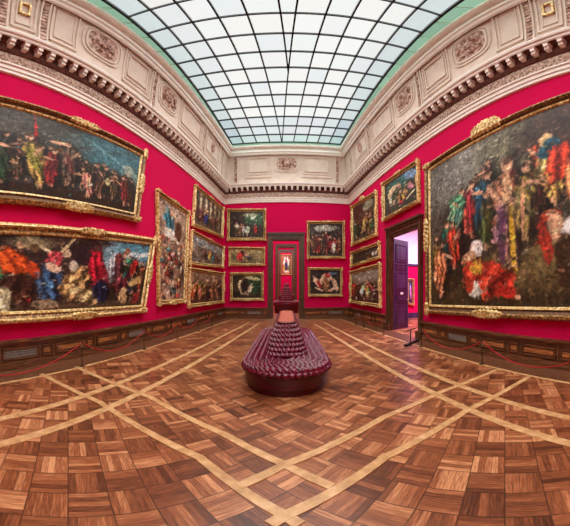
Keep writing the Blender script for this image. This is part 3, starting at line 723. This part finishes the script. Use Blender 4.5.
# back wall, left stack
def bushes(p): p.ell(.75, .7, .3, .25, (60, 96, 66), 0, .6); p.ell(.6, .85, .2, .1, (150, 160, 130), 0, .5)
painting('framed_painting', B, [(227.4, 209.2), (266.2, 209.2), (266.2, 241), (227.4, 241)], .17, small(7, (66, 50, 40), 8, [WHT, RED, BRN, SK, GRN], 1.35, .5, None, 64, bushes), 'dark painting of many figures with green trees, top one left of the central doorway', 'stack left of the central doorway')
def mid(p): p.ell(.34, .5, .16, .35, (196, 34, 36), 0, .3, 1, .3); p.ell(.46, .35, .12, .28, (34, 52, 96), .3, .3); p.ell(.36, .82, .06, .12, (60, 40, 30)); p.ell(.5, .6, .08, .12, SK); p.ell(.85, .5, .12, .3, (150, 130, 90), .3); 
painting('framed_painting', B, [(229, 247), (265.2, 247.6), (265.2, 266), (229, 266)], .15, small(8, (120, 104, 66), 2, [OCH, BRN], 2.1, .5, (186, 166, 110), 64, mid), 'small wide painting of a red robed figure on ochre, middle one left of the doorway', 'stack left of the central doorway')
def low(p): p.ell(.75, .6, .3, .4, (50, 80, 44), 0, .5); p.ell(.7, .88, .3, .08, (200, 190, 130), -.2, .4); p.ell(.3, .5, .09, .34, (224, 196, 150), .2, .3); p.ell(.42, .25, .14, .1, (220, 190, 146), -.5, .3); p.ell(.6, .4, .08, .22, (230, 206, 170), -.5, .3); p.ell(.42, .5, .14, .28, (50, 34, 24), 0, .4); p.ell(.36, .85, .04, .06, (90, 60, 40))
pp = Paint(64, 52, (60, 46, 34), 9, 1.22); low(pp); pp.dabs(20, 0, 1, 0, 1, .02, .06, [GRN, BRN, DRK], .5)
painting('framed_painting', B, [(230.5, 272.5), (263.8, 272.5), (263.8, 300.8), (230.5, 300.8)], .16, pp, 'painting of pale bodies on dark ground with green, lowest one left of the doorway', 'stack left of the central doorway')
# back wall, right pair
def sky2(p): p.ell(.45, .86, .4, .1, (170, 166, 150), 0, .5); p.ell(.1, .7, .06, .4, (80, 66, 60), 0, .4)
pp = Paint(66, 60, (62, 44, 40), 10, 1.05); sky2(pp); pp.fig(.24, .1, .62, (196, 44, 34), .05, wide=.42); pp.fig(.5, .12, .7, (190, 60, 60)); pp.fig(.12, .14, .52, (110, 60, 50)); pp.fig(.4, .14, .6, BRN); pp.fig(.66, .14, .5, (120, 30, 36)); pp.fig(.82, .12, .5, RED, .2); pp.fig(.74, .1, .4, WHT); pp.fig(.92, .2, .4, BRN); pp.dabs(30, 0, 1, 0, .8, .015, .04, [SK, DRK, RED, WHT], .6)
painting('framed_painting', B, [(306.8, 221.4), (344.6, 221.4), (344.6, 259), (306.8, 259)], .16, pp, 'painting of red robed crowd, upper one right of the central doorway', 'pair right of the central doorway')
pp = Paint(64, 52, (50, 38, 36), 12, 1.2)
for q in ((.22, .5, .07, .28, .5), (.4, .6, .07, .25, -.4), (.62, .66, .12, .1, .6), (.84, .4, .08, .26, .3), (.3, .2, .14, .05, -.4), (.74, .2, .12, .06, .5)): pp.ell(q[0], q[1], q[2], q[3], (226, 178, 142), q[4], .35, 1, .15)
pp.ell(.53, .38, .1, .28, (150, 100, 60), .1, .3, 1, .3); pp.ell(.3, .4, .05, .2, (180, 40, 40), .5, .3); pp.ell(.72, .86, .16, .06, (90, 110, 140), .2); pp.ell(.58, .78, .08, .1, (190, 60, 56)); pp.dabs(20, 0, 1, 0, 1, .02, .04, [DRK, SK, BRN], .6)
painting('framed_painting', B, [(307.6, 267.4), (342.4, 268), (342, 296.6), (308, 296.6)], .15, pp, 'painting of pale tumbling figures on black, lower one right of the central doorway', 'pair right of the central doorway')
# right wall, stack of three by the far corner
def g1(p): p.ell(.7, .3, .12, .14, (60, 150, 110), 0, .4); p.ell(.7, .85, .2, .12, (140, 140, 110), 0, .5)
painting('framed_painting', R, [(353, 206), (378.4, 190.5), (378.4, 236), (353.5, 246)], .17, small(13, (74, 58, 40), 6, [BRN, OCH, DRK, (120, 90, 60), GRN], .85, .6, None, 54, g1), 'dark brown painting with crested frame, top one of the stack by the far right corner', 'stack of three at the far end of the right wall', crest=True)
painting('framed_painting', R, [(352.6, 252), (381.6, 241.4), (381.6, 258.6), (352.8, 267.4)], .15, small(14, (60, 52, 44), 8, [BRN, OCH, DRK, WHT], 2.0, .6, None, 60), 'narrow dark framed painting, middle one of the stack by the far right corner', 'stack of three at the far end of the right wall')
painting('framed_painting', R, [(352, 271), (382.4, 262.6), (382.4, 308), (351.6, 303)], .17, small(15, (84, 60, 46), 8, [RED, BRN, OCH, DRK, WHT, (120, 30, 40)], 1.0, .62, (170, 160, 140), 60), 'painting of red and brown figures, lowest of the stack by the far right corner', 'stack of three at the far end of the right wall')
# right wall, above the doorway
p = Paint(66, 84, (60, 60, 50), 16, .95)
p.ell(.75, .85, .35, .14, (110, 140, 176), -.3, .5); p.ell(.4, .75, .3, .2, (44, 100, 92), .3, .5); p.ell(.28, .7, .13, .08, (220, 180, 130), .7, .3); p.ell(.2, .5, .07, .16, (222, 186, 140), .2, .3); p.ell(.35, .4, .07, .16, (224, 180, 140), -.3, .3); p.ell(.5, .62, .06, .2, (214, 150, 120), .2, .3); p.ell(.66, .4, .06, .12, (206, 150, 80), 0, .3); p.ell(.82, .5, .08, .12, (196, 120, 130), .4, .3); p.ell(.55, .22, .08, .08, (196, 30, 50), 0, .3); p.ell(.8, .25, .16, .02, (220, 200, 160), .6); p.ell(.6, .6, .3, .04, GRN, .5)
p.crowd(6, .1, .9, .08, .5, .2, .3, [WHT, OCH, PNK, RED, GRN]); p.dabs(60, 0, 1, .03, .75, .012, .04, [SK, DRK, SK, WHT, GRN, RED, DRK], .8)
painting('framed_painting', R, [(384.4, 183.5), (420.6, 159.5), (421.4, 203), (385, 222)], .15, p, 'bright busy painting hanging above the right-hand doorway')
# right wall, the largest
p = Paint(220, 232, (72, 64, 50), 17, .98)
p.ell(.3, .92, .5, .2, (120, 114, 100), .1, .7, .9); p.ell(.15, .7, .16, .3, (62, 56, 50), 0, .6, .9); p.ell(.55, .8, .3, .2, (104, 100, 76), .1, .7, .8); p.ell(.25, .8, .2, .14, (128, 126, 122), .3, .7, .6)
for k in range(5): p.ell(.42+.1*k, .84, .018, .2, (136, 128, 100), 0, .6, .6)
p.ell(.9, .85, .2, .2, (80, 58, 50), 0, .6, .9); p.ell(.5, .1, .7, .14, (70, 54, 32), 0, .6, .9); p.ell(.75, .26, .3, .1, (112, 98, 60), 0, .6, .8); p.ell(.36, .3, .1, .1, (52, 36, 28), 0, .5)
p.ell(.2, .84, .3, .14, (150, 146, 138), .5, .8, .5); p.ell(.12, .62, .1, .2, (96, 86, 74), 0, .8, .5); p.ell(.75, .2, .28, .12, (120, 98, 58), 0, .7, .7)
p.crowd(12, .4, .98, .5, .62, .2, .28, [(110, 60, 44), BRN, (84, 70, 50), (130, 100, 70), (60, 60, 50), (150, 70, 50)])
p.crowd(9, .35, .98, .38, .5, .24, .34, [GRN, BRN, (130, 60, 40), TEAL, OCH, (180, 50, 36), DRK])
p.fig(.24, .42, .34, (98, 124, 96), -.35, wide=.5); p.fig(.06, .2, .3, (84, 76, 40)); p.fig(.17, .22, .36, (24, 84, 72)); p.fig(.24, .24, .32, (190, 50, 30), .1); p.fig(.1, .06, .4, (190, 110, 70), -.1); p.fig(.38, .42, .36, (150, 56, 44)); p.fig(.47, .4, .4, (26, 60, 76), -.1); p.fig(.5, .32, .36, (64, 74, 40))
p.ell(.42, .33, .05, .05, (226, 210, 200), .3); p.ell(.36, .28, .06, .04, (214, 156, 112), .3)
p.fig(.63, .22, .62, (150, 100, 92), .0, wide=.3); p.ell(.63, .62, .03, .1, (216, 166, 120)); p.ell(.66, .36, .018, .16, (226, 176, 44), .05, .3); p.ell(.6, .36, .02, .16, (104, 60, 88), 0, .3)
p.fig(.73, .34, .42, (110, 92, 50)); p.ell(.72, .5, .012, .14, (210, 150, 110)); p.ell(.84, .82, .03, .045, (222, 180, 120)); p.ell(.86, .76, .06, .05, (28, 84, 104), .3); p.ell(.92, .68, .08, .1, (204, 54, 30), -.2, .3, 1, .4); p.ell(.98, .56, .05, .12, (214, 132, 80), .1, .3, 1, .3)
p.ell(.87, .42, .06, .03, (200, 80, 50)); p.ell(.9, .36, .05, .08, (214, 160, 120), .4, .3); p.ell(.96, .36, .05, .05, (228, 222, 214), .3, .3); p.ell(.84, .3, .03, .12, (170, 50, 34), .2); p.ell(.94, .22, .05, .12, (70, 48, 30)); 
p.ell(.5, .16, .17, .09, (214, 58, 38), -.35, .2, 1, .4); p.ell(.42, .22, .05, .04, (206, 150, 50), .6, .3); p.ell(.4, .09, .05, .05, (216, 206, 190), .3, .3); p.ell(.62, .08, .08, .035, (200, 44, 30), -.4, .3); p.ell(.69, .05, .02, .015, SK); p.ell(.36, .12, .035, .05, (190, 60, 34))
p.dabs(150, 0, 1, .03, .66, .006, .022, [(150, 50, 36), BRN, (170, 124, 92), DRK, DRK, BRN, (150, 140, 116), GRN, DRK], .6)
painting('framed_painting', R, [(427.4, 166.5), (592, 88), (592, 321.5), (428.6, 313)], .27, p, 'largest painting in the room, crowd with red robed figure kneeling, beside the right doorway', dark=True, crest=True)
# far end of the enfilade
pp = Paint(40, 56, (150, 60, 44), 18, .72); pp.ell(.5, .62, .36, .34, (226, 220, 200), 0, .4); pp.ell(.5, .5, .17, .3, (60, 50, 90), 0, .4); pp.ell(.5, .72, .1, .12, (190, 60, 50)); pp.ell(.2, .3, .14, .2, (190, 120, 60), 0, .4); pp.ell(.82, .3, .12, .18, (90, 110, 70), 0, .4); pp.ell(.5, .12, .3, .07, (226, 214, 190), 0, .4)
painting('framed_painting', W4, [(281, 254.6), (291.6, 254.6), (291.6, 275), (281, 275)], .16, pp, 'small distant painting with pale glow at the far end of the enfilade of rooms', orn=False)
# side room painting
SW = Wall((-R.n.x, -R.n.y), (R.u.x, R.u.y), 0)
class SideWall(Wall):
    def __init__(s): s.u = -R.n; s.n = R.u; s.d = -R.u.dot(R.pt(fa, 0, 0))
    pass
SW = SideWall()
pp = Paint(30, 60, (50, 44, 60), 19, .6); pp.ell(.5, .5, .25, .35, (150, 150, 200), .2, .4); pp.ell(.6, .4, .12, .3, (190, 40, 80), 0, .4)
painting('framed_painting', SW, [(406.6, 278), (413.6, 279), (413.6, 306), (406.6, 304)], .12, pp, 'small dark painting in the side room seen through the right-hand doorway', orn=False)

# ------------------------------------------------------------------ settee
def settee():
    y0, y1, hw = 4.34, 9.7, .80; yc = (y0+y1)/2; hl = (y1-y0)/2
    root = empty('tufted_settee', (0, yc, 0), 'large oxblood leather ottoman settee with tall buttoned centre back, nearest, on the gallery floor', 'settee')
    def outline(r_, hl_, n):
        """n points round a stadium of half width r_, half length hl_"""
        st = max(hl_-r_, .01); per = 4*st+2*math.pi*r_; out = []
        for k in range(n):
            s_ = per*k/n
            if s_ < 2*st: x_, y_, nx, ny = r_, -st+s_, 1, 0
            elif s_ < 2*st+math.pi*r_: a = (s_-2*st)/r_; x_, y_, nx, ny = r_*math.cos(a), st+r_*math.sin(a), math.cos(a), math.sin(a)
            elif s_ < 4*st+math.pi*r_: x_, y_, nx, ny = -r_, st-(s_-2*st-math.pi*r_), -1, 0
            else: a = math.pi+(s_-4*st-math.pi*r_)/r_; x_, y_, nx, ny = r_*math.cos(a), -st+r_*math.sin(a), math.cos(a), math.sin(a)
            out.append((x_, y_, nx, ny, k/n))
        return out
    cxo = CXO
    def shell(prof, n, tuft=None, nt=0):
        """prof rows: (half width, half length, z, centre y, row coordinate); tuft pushes along the normal"""
        mb = MB(); rows_ = []
        for ri, (r_, hl_, z, yy, q) in enumerate(prof):
            a = prof[max(ri-1, 0)]; b = prof[min(ri+1, len(prof)-1)]; dr, dz = b[0]-a[0], b[2]-a[2]; l_ = math.hypot(dr, dz) or 1; nr, nz = dz/l_, -dr/l_
            row = []
            for x_, y_, nx, ny, f in outline(r_, hl_, n):
                t_ = tuft(f*nt, q) if tuft else 0
                row.append((cxo+x_+nx*nr*t_, yy+y_+ny*nr*t_, z+nz*t_))
            rows_.append(row)
        for row in rows_: mb.v += row
        for i in range(len(rows_)-1):
            for j in range(n): mb.f.append((i*n+j, i*n+(j+1) % n, (i+1)*n+(j+1) % n, (i+1)*n+j))
        return mb
    # plinth and skirt
    pr = [(hw-.10, hl-.10, 0), (hw-.08, hl-.08, .02), (hw-.08, hl-.08, .09), (hw-.05, hl-.05, .10), (hw-.04, hl-.04, .12), (hw-.04, hl-.04, .25), (hw-.02, hl-.02, .265), (hw-.03, hl-.03, .31)]
    shell([(a, b, c, yc, 0) for a, b, c in pr], 120).build('skirt', M['leather_dark'], root, True)
    def puff(f, q, h):
        a = f+.5*(math.floor(q) % 2); return h*((abs(math.sin(math.pi*a))*abs(math.sin(math.pi*q)))**.6-.5)
    def pillow(f, q): return puff(f, q, .046)
    NT_ = 112; prof = []
    seat_pts = [(hw-.03, .30), (hw+.01, .33), (hw+.02, .37), (hw, .41), (hw-.05, .435), (hw-.13, .445), (hw-.25, .445), (hw-.40, .44), (.10, .43)]
    # resample finely
    fine = []; acc = 0
    for (a, b) in zip(seat_pts[:-1], seat_pts[1:]):
        k = max(2, int(math.hypot(a[0]-b[0], a[1]-b[1])/.014))
        for i in range(k): t_ = i/k; fine.append((a[0]+(b[0]-a[0])*t_, a[1]+(b[1]-a[1])*t_))
    fine.append(seat_pts[-1]); acc = 0; last = fine[0]
    for r_, z in fine:
        acc += math.hypot(r_-last[0], z-last[1]); last = (r_, z); prof.append((r_, hl-(hw-r_), z, yc, acc/.11))
    shell(prof, NT_*8, pillow, NT_).build('seat', M['leather'], root, True)
    # centre back: slopes from a broad base to a flat top
    yb0, yb1, yt0, yt1 = 5.18, 9.0, 5.58, 8.75; zb, zt_ = .43, .96; prof = []; K = 56
    for i in range(K+1):
        t_ = i/K; bul = math.sin(t_*math.pi)*.03
        r_ = .42+(.205-.42)*t_+bul; a0, a1 = yb0+(yt0-yb0)*t_-bul, yb1+(yt1-yb1)*t_+bul
        prof.append((r_, (a1-a0)/2, zb+(zt_-zb)*t_, (a0+a1)/2, t_*7))
    def pillow2(f, q): return puff(f, q, .042)
    shell(prof, 88*8, pillow2, 88).build('centre_back', M['leather'], root, True)
    r_, hl_, z, yy, _ = prof[-1]
    def cap(r_, hl_, z0, z1, nm, mat):
        mb = shell([(r_-.02, hl_-.02, z0, yy, 0), (r_, hl_, z0+.008, yy, 0), (r_, hl_, z1-.008, yy, 0), (r_-.02, hl_-.02, z1, yy, 0)], 80)
        k = len(mb.v); mb.f.append(tuple(range(k-80, k))); mb.f.append(tuple(range(80))[::-1]); mb.build(nm, M[mat], root)
    cap(.215, hl_+.01, .935, .985, 'top_border', 'leather_dark'); cap(.17, hl_-.05, .98, .992, 'top_panel', 'leather_tan')
    return root
CXO = 0.0
st = settee()
def copy_tree(o, parent=None):
    c = o.copy(); COL.objects.link(c)
    if parent is not None: c.parent = parent
    for ch in [q for q in bpy.data.objects if q.parent == o]: copy_tree(ch, c)
    return c
c = copy_tree(st); c.location = (0, 22.5, 0); c.scale = (1.25, .5, 1.75)
c['label'] = 'distant buttoned settee just beyond the central doorway, in the next room'; c['group'] = 'settees in the rooms beyond'
c2 = copy_tree(st); c2.location = (0, 36, 0); c2.scale = (1.2, .5, 2.3)
c2['label'] = 'farthest buttoned settee, small in the middle of the enfilade under the last painting'; c2['group'] = 'settees in the rooms beyond'

# ------------------------------------------------------------------ rope barriers
def post_at(x, y, z=0): 
    az = (x-CX)/FU; W = L if x < CX else R; o = PF-.02; d = Vector((math.sin(az), math.cos(az), 0)); k = (o-W.d)/d.dot(W.n); return d*k
def post(pt, label):
    root = empty('barrier_post', pt, label, 'barrier post', 'low rope barrier posts')
    MB().lathe(pt, [(.07, 0), (.07, .012), (.02, .025)], 16).build('base', M['brass'], root, True)
    MB().lathe(pt, [(.011, .02), (.011, .5)], 10).build('pole', M['brass'], root, True)
    MB().lathe(pt, [(.012, .49), (.02, .5), (.022, .515), (.012, .535)], 12).build('finial', M['brass'], root, True)
    return pt+Vector((0, 0, .5))
lt = [post_at(x, 0) for x in (82, 144, 177, 198, 212)]; lt.insert(0, L.pt(lt[0].dot(L.u)-3.4, 0, PF-.02))
rt = [post_at(x, 0) for x in (482, 421.5)]; rt.insert(0, R.pt(rt[0].dot(R.u)+2.6, 0, PF-.02)); rt2 = [post_at(x, 0) for x in (384, 364, 356)]
def posts_ropes(pts, where, words):
    tops = [post(Vector(p_), 'thin low barrier post, %s %s' % (words[i], where)) for i, p_ in enumerate(pts)]
    for i, (a, b) in enumerate(zip(tops[:-1], tops[1:])):
        mb = MB(); l_ = (b-a).length; mb.tube([a.lerp(b, (t_/14)*(1-.08/l_)+.04/l_)-Vector((0, 0, .02+.55*min(l_, 3)*.22*(1-(2*t_/14-1)**2))) for t_ in range(15)], .011, 6)
        tag(mb.build('barrier_rope', M['rope'], None, True), 'sagging red rope, %s %s' % (words[i], where), 'rope', 'ropes of the low barriers')
posts_ropes(lt, 'counting from the viewer along the left wall', ['first', 'second', 'third', 'fourth', 'fifth', 'sixth'])
posts_ropes(rt, 'counting from the viewer along the wall under the largest painting', ['first', 'second', 'third'])
posts_ropes(rt2, 'counting from the doorway towards the far right corner', ['first', 'second', 'third'])
# low black rail at the foot of the right-hand doorway
a, b = floor_px(405, 346.5), floor_px(418, 341); a.z = b.z = 0
rail = empty('low_rail', (a+b)/2, 'low black metal rail standing on the floor in the right-hand doorway', 'rail')
MB().bar(a+Vector((0, 0, .025)), b+Vector((0, 0, .025)), .10, .05).build('foot_bar', M['bar'], rail)
m_ = a.lerp(b, .4); MB().tube([m_+Vector((0, 0, .05)), m_+Vector((0, 0, .42))], .016, 8).build('upright', M['bar'], rail)
MB().bar(a.lerp(b, .1)+Vector((0, 0, .42)), a.lerp(b, .9)+Vector((0, 0, .42)), .025, .025).build('top_bar', M['bar'], rail)
